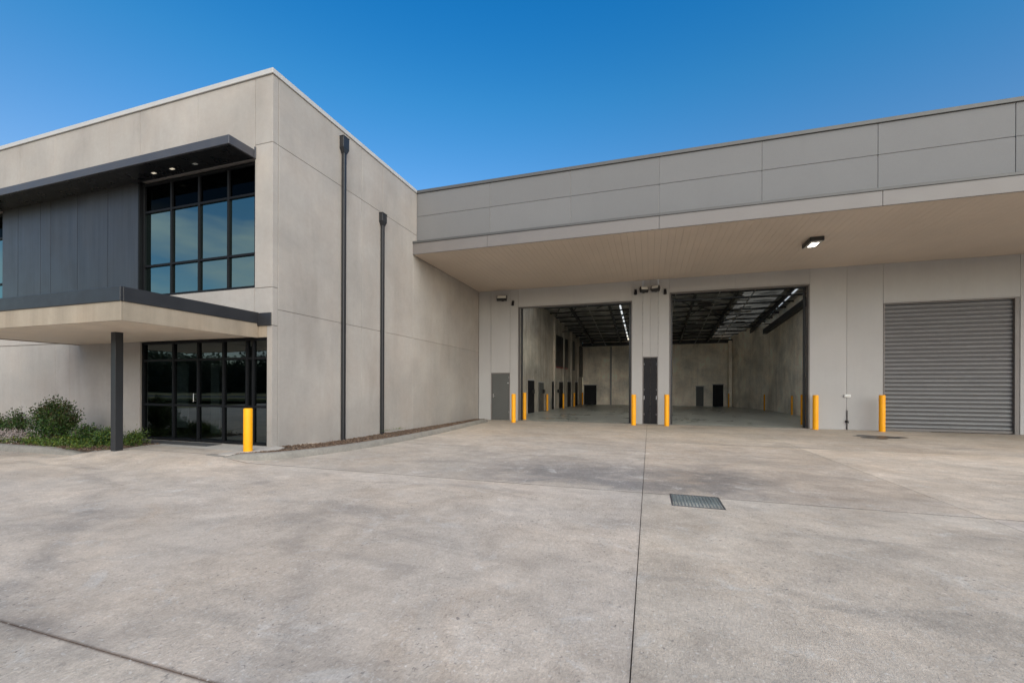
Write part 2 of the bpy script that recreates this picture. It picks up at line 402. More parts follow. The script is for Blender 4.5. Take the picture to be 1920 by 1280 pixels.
def m_sky_light():
    t = NT('skylight_and_fill_sheet'); t.t.nodes.remove(t.p)
    a = t.n('ShaderNodeBsdfTranslucent'); a.inputs[0].default_value = (.85, .80, .68, 1)
    t.l(a.outputs[0], t.out.inputs[0]); return t.m
M['skylight_and_fill'] = m_sky_light()
def m_dim():
    t = NT('aged_fibreglass'); g = t.pos(); a = t.noise(t.pos((.5, 2.4, 1)), 1.6, 5, .7, .5)
    t.t.nodes.remove(t.p); tr = t.n('ShaderNodeBsdfTranslucent'); c = t.mix(t.rng(a, .38, .66, 0, 1), (.012, .011, .009), (.17, .15, .115)); t.l(c, tr.inputs[0])
    t.l(tr.outputs[0], t.out.inputs[0]); return t.m
M['dimlight'] = m_dim()
def m_clear():
    t = NT('clear_sheet'); t.t.nodes.remove(t.p)
    a = t.n('ShaderNodeBsdfTransparent'); a.inputs[0].default_value = (.92, .93, .9, 1)
    t.l(a.outputs[0], t.out.inputs[0]); return t.m
M['clear'] = m_clear()

def m_leaf(name, cols, rough=.5):
    t = NT(name); g = t.n('ShaderNodeNewGeometry')
    r = t.n('ShaderNodeValToRGB'); t.l(g.outputs['Random Per Island'], r.inputs[0])
    e = r.color_ramp.elements
    while len(e) < len(cols): e.new(.5)
    for i, c in enumerate(cols): e[i].position = i/(len(cols)-1); e[i].color = (*c, 1)
    m = t.set(Base_Color=r.outputs[0], Roughness=rough)
    t.p.inputs['Specular IOR Level'].default_value = .35
    tr = t.n('ShaderNodeBsdfTranslucent'); t.l(r.outputs[0], tr.inputs[0])
    mx = t.n('ShaderNodeMixShader'); mx.inputs[0].default_value = .2
    t.l(t.p.outputs[0], mx.inputs[1]); t.l(tr.outputs[0], mx.inputs[2]); t.l(mx.outputs[0], t.out.inputs[0])
    return m
M['leaf_dark'] = m_leaf('shrub_leaf', [(.012, .032, .010), (.028, .072, .016), (.07, .14, .025), (.014, .034, .012), (.035, .085, .02), (.13, .18, .035)])
M['leaf_red'] = m_leaf('red_tip_leaf', [(.03, .06, .018), (.07, .035, .018), (.02, .045, .014), (.07, .09, .022), (.025, .05, .015)])
M['leaf_light'] = m_leaf('cover_leaf', [(.04, .09, .015), (.11, .17, .025), (.025, .055, .014), (.20, .22, .035), (.07, .12, .022), (.035, .07, .018)])
M['leaf_pink'] = m_leaf('pale_pink_leaf', [(.42, .33, .33), (.30, .24, .22), (.5, .42, .42), (.12, .13, .07)])
M['leaf_far'] = m_leaf('far_leaf', [(.015, .028, .012), (.03, .045, .018), (.02, .03, .015)])
M['chip'] = m_leaf('bark_chip', [(.05, .032, .022), (.12, .075, .05), (.19, .13, .09), (.08, .045, .03), (.26, .20, .15)], .9)

# ------------------------------------------------------------------ ground
def smooth(a, b, v):
    t = min(1, max(0, (v-a)/(b-a))); return t*t*(3-2*t)
def G0(y): return -.13-.0086*min(y, 11.9) if y > -40 else .214
def G(x, y):
    b = .118*smooth(-3.35, -2.85, x)*(1-smooth(-.25, .75, x))*smooth(-2.7, -1.45, y)*(1-smooth(1, 2, y))
    return G0(y)+b
FZ = -.233          # warehouse floor level
BW = 11.9125        # door wall plane

gm = MB().box(-700, 700, -700, 700, -1.2, -.42)
gm.build('ground', M['grass'], kind='structure')
dr = MB()
def sheet(mb, x0, x1, y0, y1, dz, nx, ny, f=G):
    b = len(mb.v)
    for j in range(ny+1):
        for i in range(nx+1):
            x = x0+(x1-x0)*i/nx; y = y0+(y1-y0)*j/ny; mb.v.append((x, y, f(x, y)+dz))
    for j in range(ny):
        for i in range(nx):
            a = b+j*(nx+1)+i; mb.f.append((a, a+1, a+nx+2, a+nx+1))
sheet(dr, -20, 40, -24, 11.9, -.03, 60, 40, lambda x, y: G0(y))
drive = dr.build('driveway', M['filler'], kind='structure')
def slab(x0, x1, y0, y1, tint):
    g = .0035; x0 += g; x1 -= g; y0 += g; y1 -= g
    mb = MB(); st = .25 if (x0 < 1 and y1 > -3 and y0 < 0) else 1.0
    nx = max(1, int(min(x1-x0, 400)/st)); ny = max(1, int((y1-y0)/st)); nx = min(nx, 90); ny = min(ny, 60)
    sheet(mb, x0, x1, y0, y1, 0, nx, ny)
    n = nx+1; b = 0
    # skirts so the joint reads as a groove
    def sk(idx):
        k = len(mb.v)
        for i in idx: x, y, z = mb.v[i]; mb.v.append((x, y, z-.03))
        for q in range(len(idx)-1): mb.f.append((idx[q], idx[q+1], k+q+1, k+q))
    sk(list(range(0, n))); sk(list(range(n*ny, n*ny+n))); sk([j*n for j in range(ny+1)]); sk([j*n+nx for j in range(ny+1)])
    me = mb.mesh('slab', fix=False)
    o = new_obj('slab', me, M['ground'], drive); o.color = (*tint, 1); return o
ys = [-24, -19.7, -15.1, -10.46, -5.83, -1.2, 5.0, 11.9]
xs = [-20, -9, .735, 7.77, 11.45, 20.4, 29, 40]
rr = random.Random(3)
for j in range(7):
    xx = [-20, -5.5, 7.79, 11.45, 20.4, 29, 40] if j < 4 else [-20, 7.79, 11.45, 20.4, 29, 40]
    for i in range(len(xx)-1):
        k = rr.uniform(.97, 1.03); tint = (k, k*rr.uniform(.99, 1.0), k*rr.uniform(.97, 1.0))
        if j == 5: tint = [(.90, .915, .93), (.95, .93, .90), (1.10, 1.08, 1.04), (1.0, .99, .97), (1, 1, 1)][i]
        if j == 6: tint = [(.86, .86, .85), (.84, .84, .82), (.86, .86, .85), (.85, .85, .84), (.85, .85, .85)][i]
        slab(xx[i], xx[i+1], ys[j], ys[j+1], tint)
# road beyond the site with verges (seen only mirrored in the glazing)
MB().quad((-300, -24.05, -.14), (300, -24.05, -.14), (300, -24.05, .1), (-300, -24.05, .1)).quad((-300, -30, .0), (300, -30, .0), (300, -24.05, .08), (-300, -24.05, .08)).build('verge', M['grass'], kind='structure')
MB().box(-300, 300, -37, -30, -.2, -.02).build('road', m_plain('asphalt', (.045, .045, .047), (.07, .068, .066), 8), kind='structure')
MB().box(-300, 300, -80, -37, -.2, .03).build('far_verge', M['grass'], kind='structure')

# kerbs
def offset(path, d):
    out = []
    for i, p in enumerate(path):
        a = path[max(0, i-1)]; b = path[min(len(path)-1, i+1)]
        t = Vector((b[0]-a[0], b[1]-a[1])).normalized(); out.append((p[0]-t.y*d, p[1]+t.x*d))
    return out
def catmull(pts, n=8):
    out = []
    P = [pts[0]]+list(pts)+[pts[-1]]
    for i in range(1, len(P)-2):
        for k in range(n):
            t = k/n
            out.append(tuple(.5*((2*P[i][a])+(-P[i-1][a]+P[i+1][a])*t+(2*P[i-1][a]-5*P[i][a]+4*P[i+1][a]-P[i+2][a])*t*t+(-P[i-1][a]+3*P[i][a]-3*P[i+1][a]+P[i+2][a])*t**3) for a in range(2)))
    out.append(tuple(pts[-1])); return out
def kerb(pts, label_h, name):
    path = catmull(pts)                      # outer edge, wall side to the left
    L = [0]
    for i in range(1, len(path)): L.append(L[-1]+math.dist(path[i], path[i-1]))
    mb = MB(); n = len(path); prof = [(0, 0), (.012, .55), (.035, .9), (.06, 1.0), (.17, 1.0), (.19, .85), (.19, -1.5)]
    offs = [offset(path, d) for d, _ in prof]
    for i in range(n):
        h = label_h(L[i], L[-1])
        g = G0(path[i][1])
        gg = G(*path[i])
        for k, (d, q) in enumerate(prof):
            x, y = offs[k][i]
            top = max(g+h, gg+.004)
            z = gg-.01+(top-gg+.01)*q if q >= 0 else top-.25
            mb.v.append((x, y, z))
    m = len(prof)
    for i in range(n-1):
        for k in range(m-1):
            a = i*m+k; mb.f.append((a, a+m, a+m+1, a+1))
    return new_obj(name, mb.mesh(name, True), M['kerb'], None, kind='structure')
kr = [(-.22, -1.33), (.18, -1.22), (.62, -.98), (.98, -.55), (1.22, .1), (1.42, 1.1), (1.51, 2.3), (1.50, 4.2), (1.35, 6.5), (1.15, 8.7), (.98, 10.6), (.62, 11.25), (.35, 11.5)]
kerb(kr, lambda s, T: .135*smooth(-.05, .7, s)*(1-.75*smooth(T-1.6, T, s)), 'kerb_garden')
kl = [(-16, -1.86), (-10, -1.84), (-6, -1.82), (-4.6, -1.78), (-3.6, -1.72), (-3.05, -1.66), (-2.72, -1.60)]
kerb(kl, lambda s, T: .128*(1-.9*smooth(T-1.7, T, s)), 'kerb_planting_bed')

# footpath to the entrance
pth = MB(); pth.prism([(-2.62, -1.48), (-.32, -1.30), (.02, -1.12), (.30, -.70), (.46, -.25), (.30, .05), (.004, .14), (-.02, .14), (-4.16, .12), (-4.16, -.06), (-2.95, -.45)], -.25, lambda x, y: -.006 if y > -.9 else -.008)
pth.build('footpath', M['path'], kind='structure')
MB().box(-3.95, -1.4, -.42, -.06, -.02, .008, .003).build('door_mat', paint('mat', (.05, .05, .052), .9), label='dark grey door mat strip lying in front of the entrance glazing', cat='door mat')

# soil strips
def strip_poly():
    path = catmull(kr); inner = offset(path, .17); return inner
inner = strip_poly()
sm = MB(); n = len(inner)
def soil_wall_z(y): return 0.0-.02 if y < -.3 else (-.02+(G0(y)+.035+.02)*smooth(-.3, 2.0, y))
for i, (x, y) in enumerate(inner):
    y2 = max(y, -.9) if False else y
    zk = G0(y)+.10*min(1, i/12) if i < n-14 else G0(y)+.05
    for k in range(5):
        t = k/4; xw = .0
        sm.v.append((x+(xw-x)*t if x > 0 else x, y, (zk*(1-t)+soil_wall_z(y)*t)))
for i in range(n-1):
    for k in range(4): a = i*5+k; sm.f.append((a, a+1, a+6, a+5))
sm.build('garden_soil', M['soil'], kind='structure')
bed = MB(); bedpoly = [(-16, -1.70), (-2.9, -1.52), (-2.66, -1.46), (-2.98, -.45), (-4.2, -.05), (-16, -.05)]
bed.prism(bedpoly, -.3, -.012); bed.build('planting_bed_soil', M['soil'], kind='structure')

# bark chips
def chips(name, pts, parent=None, seed=1, label=None, mat='chip', size=(.018, .045)):
    r = np.random.default_rng(seed); v = []; f = []
    for (x, y, z) in pts:
        s = r.uniform(*size); w = s*r.uniform(.35, .7); h = s*.25
        a = r.uniform(0, 6.28); tl = r.normal(0, .35, 2)
        ux = np.array([math.cos(a), math.sin(a), tl[0]])*s; uy = np.array([-math.sin(a), math.cos(a), tl[1]])*w
        uz = np.array([0, 0, h]); c = np.array([x, y, z+h])
        b = len(v)
        for sx, sy, sz in ((-1, -1, 0), (1, -1, 0), (1, 1, 0), (-1, 1, 0), (-.7, -.7, 1), (.8, -.7, 1), (.7, .8, 1), (-.8, .7, 1)):
            v.append(tuple(c+ux*sx*.5+uy*sy*.5+uz*sz))
        f += [(b+4, b+5, b+6, b+7), (b, b+1, b+5, b+4), (b+1, b+2, b+6, b+5), (b+2, b+3, b+7, b+6), (b+3, b, b+4, b+7)]
    m = bpy.data.meshes.new(name); m.from_pydata(v, [], f)
    return new_obj(name, m, M[mat], parent, kind='stuff', label=label, cat='mulch')
rg = np.random.default_rng(5); pts = []
for _ in range(9000):
    i = rg.integers(0, n-1); t = rg.random(); x = inner[i][0]*(1-t)+inner[i+1][0]*t; y = inner[i][1]*(1-t)+inner[i+1][1]*t
    k = rg.random(); xx = max(x, 0)*(1-k) if x > 0 else x
    if x <= .03 and y < 0: continue
    zk = (G0(y)+.10*min(1, i/12)) if i < n-14 else G0(y)+.05
    if y < .1 and (xx < .02 or xx < .12+(y+1.05)*.42): continue
    pts.append((xx, y, zk*(1-k)+soil_wall_z(y)*k-.004))
chips('bark_mulch', pts, seed=2, label='brown bark chips in the narrow strip between side wall and kerb')
pts = []
while len(pts) < 5000:
    x = rg.uniform(-12, -2.75); y = rg.uniform(-1.62, -.1)
    if y > -.45 and x > -3.1: continue
    pts.append((x, y, -.012))
chips('bark_mulch', pts, seed=3, label='brown bark chips around the shrubs in the front planting bed')

# ------------------------------------------------------------------ office building
office = empty('office_building', (-6, 6, 0), label='beige precast concrete two-storey office block with charcoal cladding and dark glazing', cat='office building')
def P(o): # keep child in world coordinates
    o.matrix_parent_inverse = Matrix.Translation(-o.parent.location); return o
def opart(name, mat, *a, **k):
    return P(part_box(name, mat, office, *a, **k))
CAPZ = 8.17
seal = MB()
def fpanels(x0, x1, z0, z1, cuts):
    xs_ = [x0]+[c for c in cuts if x0 < c < x1]+[x1]
    for a, b in zip(xs_[:-1], xs_[1:]):
        opart('wall_panel', M['office'], a+.0035, b-.0035, 0, .15, z0+.005, z1-.005, bev=.004)
    for c in xs_[1:-1]: seal.box(c-.02, c+.02, .02, .13, z0, z1)
# street facade y = 0
FC = [-12.7, -9.286, -7.65, -4.245, -2.267, -.51]
fpanels(-16, -.51, 6.42, CAPZ, FC); 
opart('wall_panel', M['office'], -.505, -.004, 0, .15, 6.69, CAPZ-.005)
opart('wall_panel', M['office'], -.505, -.004, 0, .15, 3.505, 6.68)
opart('wall_panel', M['office'], -.505, -.004, 0, .15, 2.665, 3.495)
seal.box(-.5, -.03, .02, .13, 6.67, 6.70); seal.box(-.5, -.03, .02, .13, 3.49, 3.51); seal.box(-.53, -.49, .02, .13, 6.4, CAPZ); seal.box(-.52, -.49, .02, .13, 2.6, 3.5)
fpanels(-16, -.51, 2.465, 3.52, [-12.7, -9.211, -4.245])
fpanels(-16, -4.235, -.5, 2.455, [-12.7, -9.211, -7.60, -6.98])
seal.box(-16, -.5, .02, .13, 2.44, 2.48)
# side wall x = 0
def spanels(ycuts, z0, z1):
    for a, b in zip(ycuts[:-1], ycuts[1:]):
        opart('wall_panel', M['office2'], -.15, 0, a+.0035, b-.0035, z0+.0035, z1-.005, bev=.004)
    for c in ycuts[1:-1]: seal.box(-.13, -.014, c-.02, c+.02, z0, z1)
J1, J2 = 6.685, 3.026
spanels([.155, 2.285, 3.05, 4.05, 6.6, 11.9], J1, CAPZ)
spanels([.155, 3.05, 5.86, 11.9], J2, J1)
spanels([.155, 3.05, 5.86, 11.9], -.5, J2)
for z in (J1, J2): seal.box(-.13, -.014, .16, 11.9, z-.015, z+.015)
# corner returns (front panel edge shows on the side)
opart('corner_return', M['office2'], -.15, -.003, .004, .147, -.5, 2.655, bev=0)
seal.box(-.13, -.014, .13, .17, -.5, CAPZ)
P(seal.build('joint_sealant', M['sealant'], office))
# back and far walls, roof, floors (plain)
opart('rear_wall', M['office'], -16, -.16, 17.8, 18, -.5, CAPZ)
opart('end_wall', M['office'], -16.2, -16.0, 0, 18, -.5, CAPZ)
opart('flat_roof', M['grey_cap'], -16, -.16, .16, 17.8, 7.4, 7.5, bev=0)
opart('upper_floor', M['office_inner'], -16, -.16, .16, 17.8, 3.0, 3.3, bev=0)
opart('ground_slab', M['path'], -16, -.16, .13, 17.8, -.3, .0, bev=0)
opart('inner_wall', M['office_inner'], -16, -.16, 5.2, 5.3, 0, 7.4, bev=0)
opart('ceiling', M['office_inner'], -16, -.16, .2, 5.2, 2.62, 2.66, bev=0)
opart('partition', M['office_inner'], -4.6, -4.5, .2, 5.2, 0, 7.4, bev=0)
opart('blind', M['curtain'], -3.86, -3.45, .62, .65, .25, 1.9, bev=0)
opart('blind', M['curtain'], -3.02, -2.72, .9, .93, .1, 1.9, bev=0)
opart('reception_counter', M['curtain'], -3.6, -1.2, 3.2, 3.8, 0, 1.05, bev=.01)
# capping
opart('parapet_capping', M['cap'], -16, .03, -.035, .20, CAPZ, CAPZ+.115, bev=.006)
opart('parapet_capping', M['cap'], -.20, .03, .203, 6.30, CAPZ, CAPZ+.115, bev=.006)
# charcoal cladding
cx = [-10.0, -9.243, -8.205, -7.752, -6.611, -5.39, -4.245]
for a, b in zip(cx[:-1], cx[1:]):
    opart('cladding_panel', M['darkclad'], a+.006, b-.006, -.035, .10, 3.52, 6.418, bev=0)
opart('cladding_backing', M['frame'], -10.0, -4.25, .0, .06, 3.53, 6.41, bev=0)
opart('cladding_trim', M['frame'], -4.245, -4.20, -.045, .12, 3.52, 6.30, bev=.003)

def window(x0, x1, z0, z1, mull, trans, glass, y=.07, name='window', fw=.05, doors=None):
    w = MB()
    w.box(x0, x0+fw, y-.03, y+.07, z0, z1, .003); w.box(x1-fw, x1, y-.03, y+.07, z0, z1, .003)
    w.box(x0+fw, x1-fw, y-.03, y+.07, z1-fw, z1, .003); w.box(x0+fw, x1-fw, y-.03, y+.07, z0, z0+fw, .003)
    fr = P(w.build(name, M['frame'], office))
    for m in mull:
        o = MB().box(m-.026, m+.026, y-.025, y+.06, z0+fw, z1-fw, .003).build('mullion', M['frame'], fr)
    mx = [x0+fw]+list(mull)+[x1-fw]
    for t_ in trans:
        for a, b in zip(mx[:-1], mx[1:]):
            ea = .026 if a in mull else 0; eb = .026 if b in mull else 0
            MB().box(a+ea, b-eb, y-.02, y+.055, t_-.026, t_+.026, .003).build('transom', M['frame'], fr)
    tz = [z0+fw]+list(trans)+[z1-fw]
    for a, b in zip(mx[:-1], mx[1:]):
        for c, e in zip(tz[:-1], tz[1:]):
            dy = rr.uniform(-.0012, .0012)
            m = MB().quad((a, y+.02+dy, c), (b, y+.02-dy, c), (b, y+.02-dy*.3, e), (a, y+.02+dy*.3, e))
            new_obj('pane', m.mesh('pane', fix=False), M['glass_top'] if (glass is M['glass_up'] and c > 5.5) else glass, fr)
    return fr
window(-4.195, -.52, 3.53, 6.34, [-3.222, -2.297, -1.371], [4.30, 5.643], M['glass_up'])
window(-14, -10.05, 3.53, 6.34, [-13.0, -12.0, -11.0], [4.30, 5.643], M['glass_up'])
opart('wall_panel', M['office'], -16, -14.01, 0, .15, 3.525, 6.41)
fr = window(-4.225, -.155, .01, 2.40, [-3.142, -2.318, -1.512, -.80, -.615], [.86, 1.95], M['glass_dn'])
h = MB(); h.tube((-2.38, .0, .95), (-2.38, .0, 1.15), .010, n=8); h.tube((-2.38, .0, .97), (-2.38, .06, .97), .007, n=6); h.tube((-2.38, .0, 1.13), (-2.38, .06, 1.13), .007, n=6)
h.build('door_handle', M['steel'], fr)
opart('door_post', M['frame'], -.152, -.10, .02, .12, .0, 2.40)
opart('wall_reveal', M['office'], -4.234, -4.228, 0, .04, 0, 2.4, bev=0)
# dark flashing band over the entrance, right of the canopy
opart('flashing', M['dark'], -.42, -.02, -.03, .0, 2.66, 2.94)
opart('spandrel', M['beige'], -.50, -.16, .003, .12, 2.405, 2.66)

# upper awning
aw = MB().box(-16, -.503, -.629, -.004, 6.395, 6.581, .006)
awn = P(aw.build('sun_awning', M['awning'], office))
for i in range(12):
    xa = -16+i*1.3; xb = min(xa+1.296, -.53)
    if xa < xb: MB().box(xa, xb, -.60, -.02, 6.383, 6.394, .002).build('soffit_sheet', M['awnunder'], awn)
for x, y in ((-3.37, -.24), (-2.74, -.25), (-2.0, -.25)):
    MB().box(x-.055, x+.055, y-.03, y+.03, 6.376, 6.382, .003).build('downlight', M['downlight'] if x < -2.5 else M['lens'], awn)
opart('flashing', M['awning'], -.5025, -.47, -.03, -.001, 6.38, 6.64)

# entrance canopy
can = P(MB().box(-6.55, -.42, -2.56, -.004, 2.43, 2.70, .004).build('entrance_canopy', M['beige'], office))
c2 = MB(); c2.box(-6.62, -.38, -2.615, -2.57, 2.715, 2.955, .005); c2.box(-.425, -.38, -2.568, -.004, 2.715, 2.955, .005); c2.box(-6.62, -6.575, -2.568, -.004, 2.715, 2.955, .005)
c2.build('edge_flashing', M['dark'], can)
c3 = MB(); c3.box(-6.60, -.40, -2.595, -2.565, 2.395, 2.714, .003); c3.box(-.43, -.40, -2.562, -.004, 2.395, 2.714, .003); c3.box(-6.60, -6.57, -2.562, -.004, 2.395, 2.714, .003)
c3.build('fascia', M['beige'], can)
MB().box(-6.57, -.43, -2.565, -.004, 2.70, 2.86, 0).build('canopy_roof', M['grey_cap'], can)
pw = 2.55/17; pm = None
for i in range(17):
    y = -2.558+i*pw
    if pm is None: pm = MB().box(-6.56, -.44, 0, pw-.006, 0, .014, .003).mesh('soffit_board'); pm.materials.append(M['soffit2'])
    o = new_obj('soffit_board', pm, None, can); o.location = (0, y, 2.412)
MB().box(-2.545, -2.405, -1.54, -1.40, -.02, 2.41, .004).build('canopy_post', M['dark'], can)

# downpipes
def downpipe(y, zt, zh):
    r = MB(); r.box(.006, .135, y-.115, y+.115, zh, zt, .006)
    b = len(r.v)
    r.v += [(.006, y-.115, zh), (.135, y-.115, zh), (.135, y+.115, zh), (.006, y+.115, zh), (.02, y-.054, zh-.12), (.108, y-.054, zh-.12), (.108, y+.054, zh-.12), (.02, y+.054, zh-.12)]
    for i in range(4): r.f.append((b+i, b+(i+1) % 4, b+4+(i+1) % 4, b+4+i))
    p = MB(); p.box(.02, .105, y-.052, y+.052, G0(y)-.05, zh-.115, .012)
    pp = P(p.build('downpipe', M['dark'], office))
    r.build('rainwater_head', M['dark'], pp)
    l = MB(); l.box(.004, .142, y-.123, y+.123, zt, zt+.018, .004); l.build('head_rim', M['dark'], pp)
downpipe(2.22, 7.98, 7.68); downpipe(3.97, 6.62, 6.38)

# ------------------------------------------------------------------ warehouse
ware = empty('warehouse_building', (12, 20, 0), label='long grey concrete warehouse with deep canopy and three loading doorways', cat='warehouse')
def wpart(name, mat, *a, **k): return P(part_box(name, mat, ware, *a, **k))
PY, QY = 6.078, 5.824
WX1 = 32.0
CW = 7.905
seal = MB()
# parapet panels
px = [0.006, 2.78, 5.495, 8.133, 10.825, 13.476, 16.187, 18.87, 21.55, 24.25, 26.9, 29.6, 32.3]
for a, b in zip(px[:-1], px[1:]):
    for z0, z1 in ((6.40, 7.345), (7.345, 8.16)):
        wpart('parapet_panel', M['cladpanel'], a+.008, b-.008, PY, PY+.15, z0+.006, z1-.006)
    seal.box(b-.03, b+.03, PY+.02, PY+.13, 6.40, 8.16)
seal.box(.01, 32, PY+.02, PY+.13, 7.33, 7.36)
wpart('parapet_capping', M['grey_cap'], .032, 32.3, PY-.04, PY+.20, 8.16, 8.265, bev=.006)
# canopy
canz = 5.93
cn = P(MB().box(.004, 32.3, PY-.10, 11.90, canz+.02, 6.30, 0).build('loading_canopy', M['fascia'], ware))
fx = [.004, 2.78, 8.133, 13.476, 18.87, 24.25, 32.3]
for a, b in zip(fx[:-1], fx[1:]):
    MB().box(a+(.0 if a < 1 else .004), b-.004, QY, QY+.04, canz+.005, 6.315, .004).build('fascia_panel', M['fascia'], cn)
MB().box(.003, 32.3, QY-.022, PY-.001, 6.318, 6.392, .004).build('edge_flashing', M['grey_cap'], cn)
bw = .2; nb = 160; pm = None
for i in range(int((32.2-.02)/bw)):
    if pm is None: pm = MB().box(0, bw-.0035, QY+.045, 11.905, 0, .016, .0012).mesh('soffit_board'); pm.materials.append(M['soffit'])
    o = new_obj('soffit_board', pm, None, cn); o.location = (.02+i*bw, 0, canz+rr.uniform(-.0006, .0006))
# door wall panels: (x0,x1,z0,z1)
D1 = (2.0, 7.15, 5.09); D2 = (8.68, 13.77, 5.35); D3 = (16.10, 19.93, 4.475)
def wp(x0, x1, z0, z1): wpart('wall_panel', M['ware'], x0+.0035, x1-.0035, BW, BW+.18, z0+.005, z1-.005)
ZB, ZT = -.5, canz+.01
wp(.005, .6, ZB, ZT); wp(.6, .645, ZB, ZT); wp(.645, 1.595, 2.01, ZT); wp(1.595, 1.995, ZB, ZT)
wp(1.995, 4.6, D1[2], ZT); wp(4.6, 7.15, D1[2], ZT)
wp(7.15, 7.60, ZB, ZT); wp(7.60, CW, 2.65, ZT); wp(CW, 8.225, 2.65, ZT); wp(8.225, 8.68, ZB, ZT)
wp(8.68, 11.2, D2[2], ZT); wp(11.2, 13.77, D2[2], ZT)
wp(13.77, 14.97, ZB, ZT); wp(14.97, 16.10, ZB, ZT); wp(16.10, 19.95, D3[2], ZT); wp(19.95, 22, ZB, ZT); wp(22, 27, ZB, ZT); wp(27, 32.3, ZB, ZT)
for c, z in ((.6, ZB), (4.6, D1[2]), (7.15, D1[2]), (CW, 2.65), (8.68, D2[2]), (11.2, D2[2]), (13.77, D2[2]), (14.97, ZB), (16.10, D3[2]), (19.95, D3[2]), (22, ZB), (27, ZB)):
    seal.box(c-.02, c+.02, BW+.02, BW+.16, z+.01, ZT)
P(seal.build('joint_sealant', M['sealant_grey'], ware))
# steel frames around the doorways
def opening(x0, x1, zt, name='door_frame', w=.07):
    m = MB(); m.box(x0, x0+w, BW-.012, BW+.26, FZ-.02, zt, .004); m.box(x1-w, x1, BW-.012, BW+.26, FZ-.02, zt, .004); m.box(x0+w, x1-w, BW-.012, BW+.26, zt-w, zt, .004)
    return P(m.build(name, M['fascia'], ware))
opening(D1[0], D1[1], D1[2], w=.035); opening(D2[0], D2[1], D2[2], w=.045)
# dark guide tracks and rolled-up shutter inside each open doorway
for d in (D1, D2):
    for gx in (d[0]+.05, d[1]-.13): P(MB().box(gx, gx+.08, BW+.27, BW+.36, FZ, d[2], .003).build('guide_track', M['black'], ware))
    P(MB().tube((d[0]-.1, BW+.62, d[2]+.36), (d[1]+.1, BW+.62, d[2]+.36), .28, n=20).build('shutter_roll', M['bdoor'], ware, smooth=True))
# closed roller door
f3 = opening(D3[0], D3[1], D3[2], w=.05)
P(MB().box(19.80, 19.925, BW-.02, BW+.27, FZ-.02, 4.46, .004).build('door_jamb', M['fascia'], ware))
rd = P(MB().box(16.16, 19.79, BW+.115, BW+.125, FZ, 4.42, 0).build('roller_door', M['shutter'], ware))
ns = 30; sh = (4.43-FZ-.11)/ns; sm_ = MB(); prof = []
for k in range(9):
    t = k/8; prof.append((-.027*math.sin(math.pi*min(1, t/.78)) if t < .78 else .010*math.sin(math.pi*(t-.78)/.22), t*sh))
b = 0
for k, (dy, z) in enumerate(prof): sm_.v += [(16.155, dy, z), (19.795, dy, z)]
for k in range(8): sm_.f.append((2*k, 2*k+1, 2*k+3, 2*k+2))
smesh = sm_.mesh('slat', True, False); smesh.materials.append(M['shutter'])
for i in range(ns):
    o = new_obj('slat', smesh, None, rd); o.location = (0, BW+.09+rr.uniform(-.001, .001), FZ+.10+i*sh)
MB().box(16.155, 19.795, BW+.05, BW+.11, FZ+.012, FZ+.10, .004).build('bottom_rail', M['fascia'], rd)
# personnel door
fr = P(MB().box(.645, .69, BW-.01, BW+.12, FZ-.02, 2.005, .003).box(1.55, 1.595, BW-.01, BW+.12, FZ-.02, 2.005, .003).box(.69, 1.55, BW-.01, BW+.12, 1.96, 2.005, .003).build('door', M['fascia'], ware))
MB().box(.693, 1.547, BW+.02, BW+.06, FZ+.01, 1.957, .003).build('door_leaf', M['door'], fr)
h = MB(); h.box(.735, .775, BW+.005, BW+.02, .82, 1.02, .003); h.tube((.755, BW-.03, .90), (.86, BW-.03, .90), .011, n=8); h.tube((.755, BW+.01, .90), (.755, BW-.03, .90), .011, n=8); h.build('door_handle', M['steel'], fr)
for z in (1.75, .1): MB().tube((1.545, BW+.01, z), (1.545, BW+.01, z+.1), .012, n=8).build('hinge', M['steel'], fr)
MB().box(1.47, 1.52, BW+.008, BW+.02, 1.50, 1.56, .003).build('door_latch', M['steel'], fr)
# tall twin cupboard doors between the doorways
cb = P(MB().box(7.60, 7.635, BW-.012, BW+.12, FZ-.02, 2.65, .003).box(8.19, 8.225, BW-.012, BW+.12, FZ-.02, 2.65, .003).box(7.635, 8.19, BW-.012, BW+.12, 2.61, 2.65, .003).build('service_cupboard', M['fascia'], ware))
for a, b2, hx in ((7.638, 7.910, 7.665), (7.915, 8.187, 8.16)):
    lf = MB().box(a, b2, BW+.012, BW+.05, FZ+.015, 2.607, .003).build('door_leaf', M['bdoor'], cb)
    MB().box(hx-.014, hx+.014, BW-.01, BW+.012, .82, .98, .003).build('door_handle', M['steel'], cb)
    for z in (.15, 1.2, 2.3): MB().tube((hx, BW+.004, z), (hx, BW+.004, z+.08), .009, n=6).build('hinge', M['steel'], cb)

# threshold & interior floor
MB().box(0.3, 17.5, BW-.006, 33.4, FZ-.3, FZ+.004, 0).build('warehouse_floor', M['floor'], kind='structure')
def thr(x0, x1):
    P(MB().box(x0, x1, BW-.05, BW+.22, FZ-.02, FZ+.009, .003).build('threshold', M['kerb'], ware))
thr(2.04, 7.11); thr(8.73, 13.72)
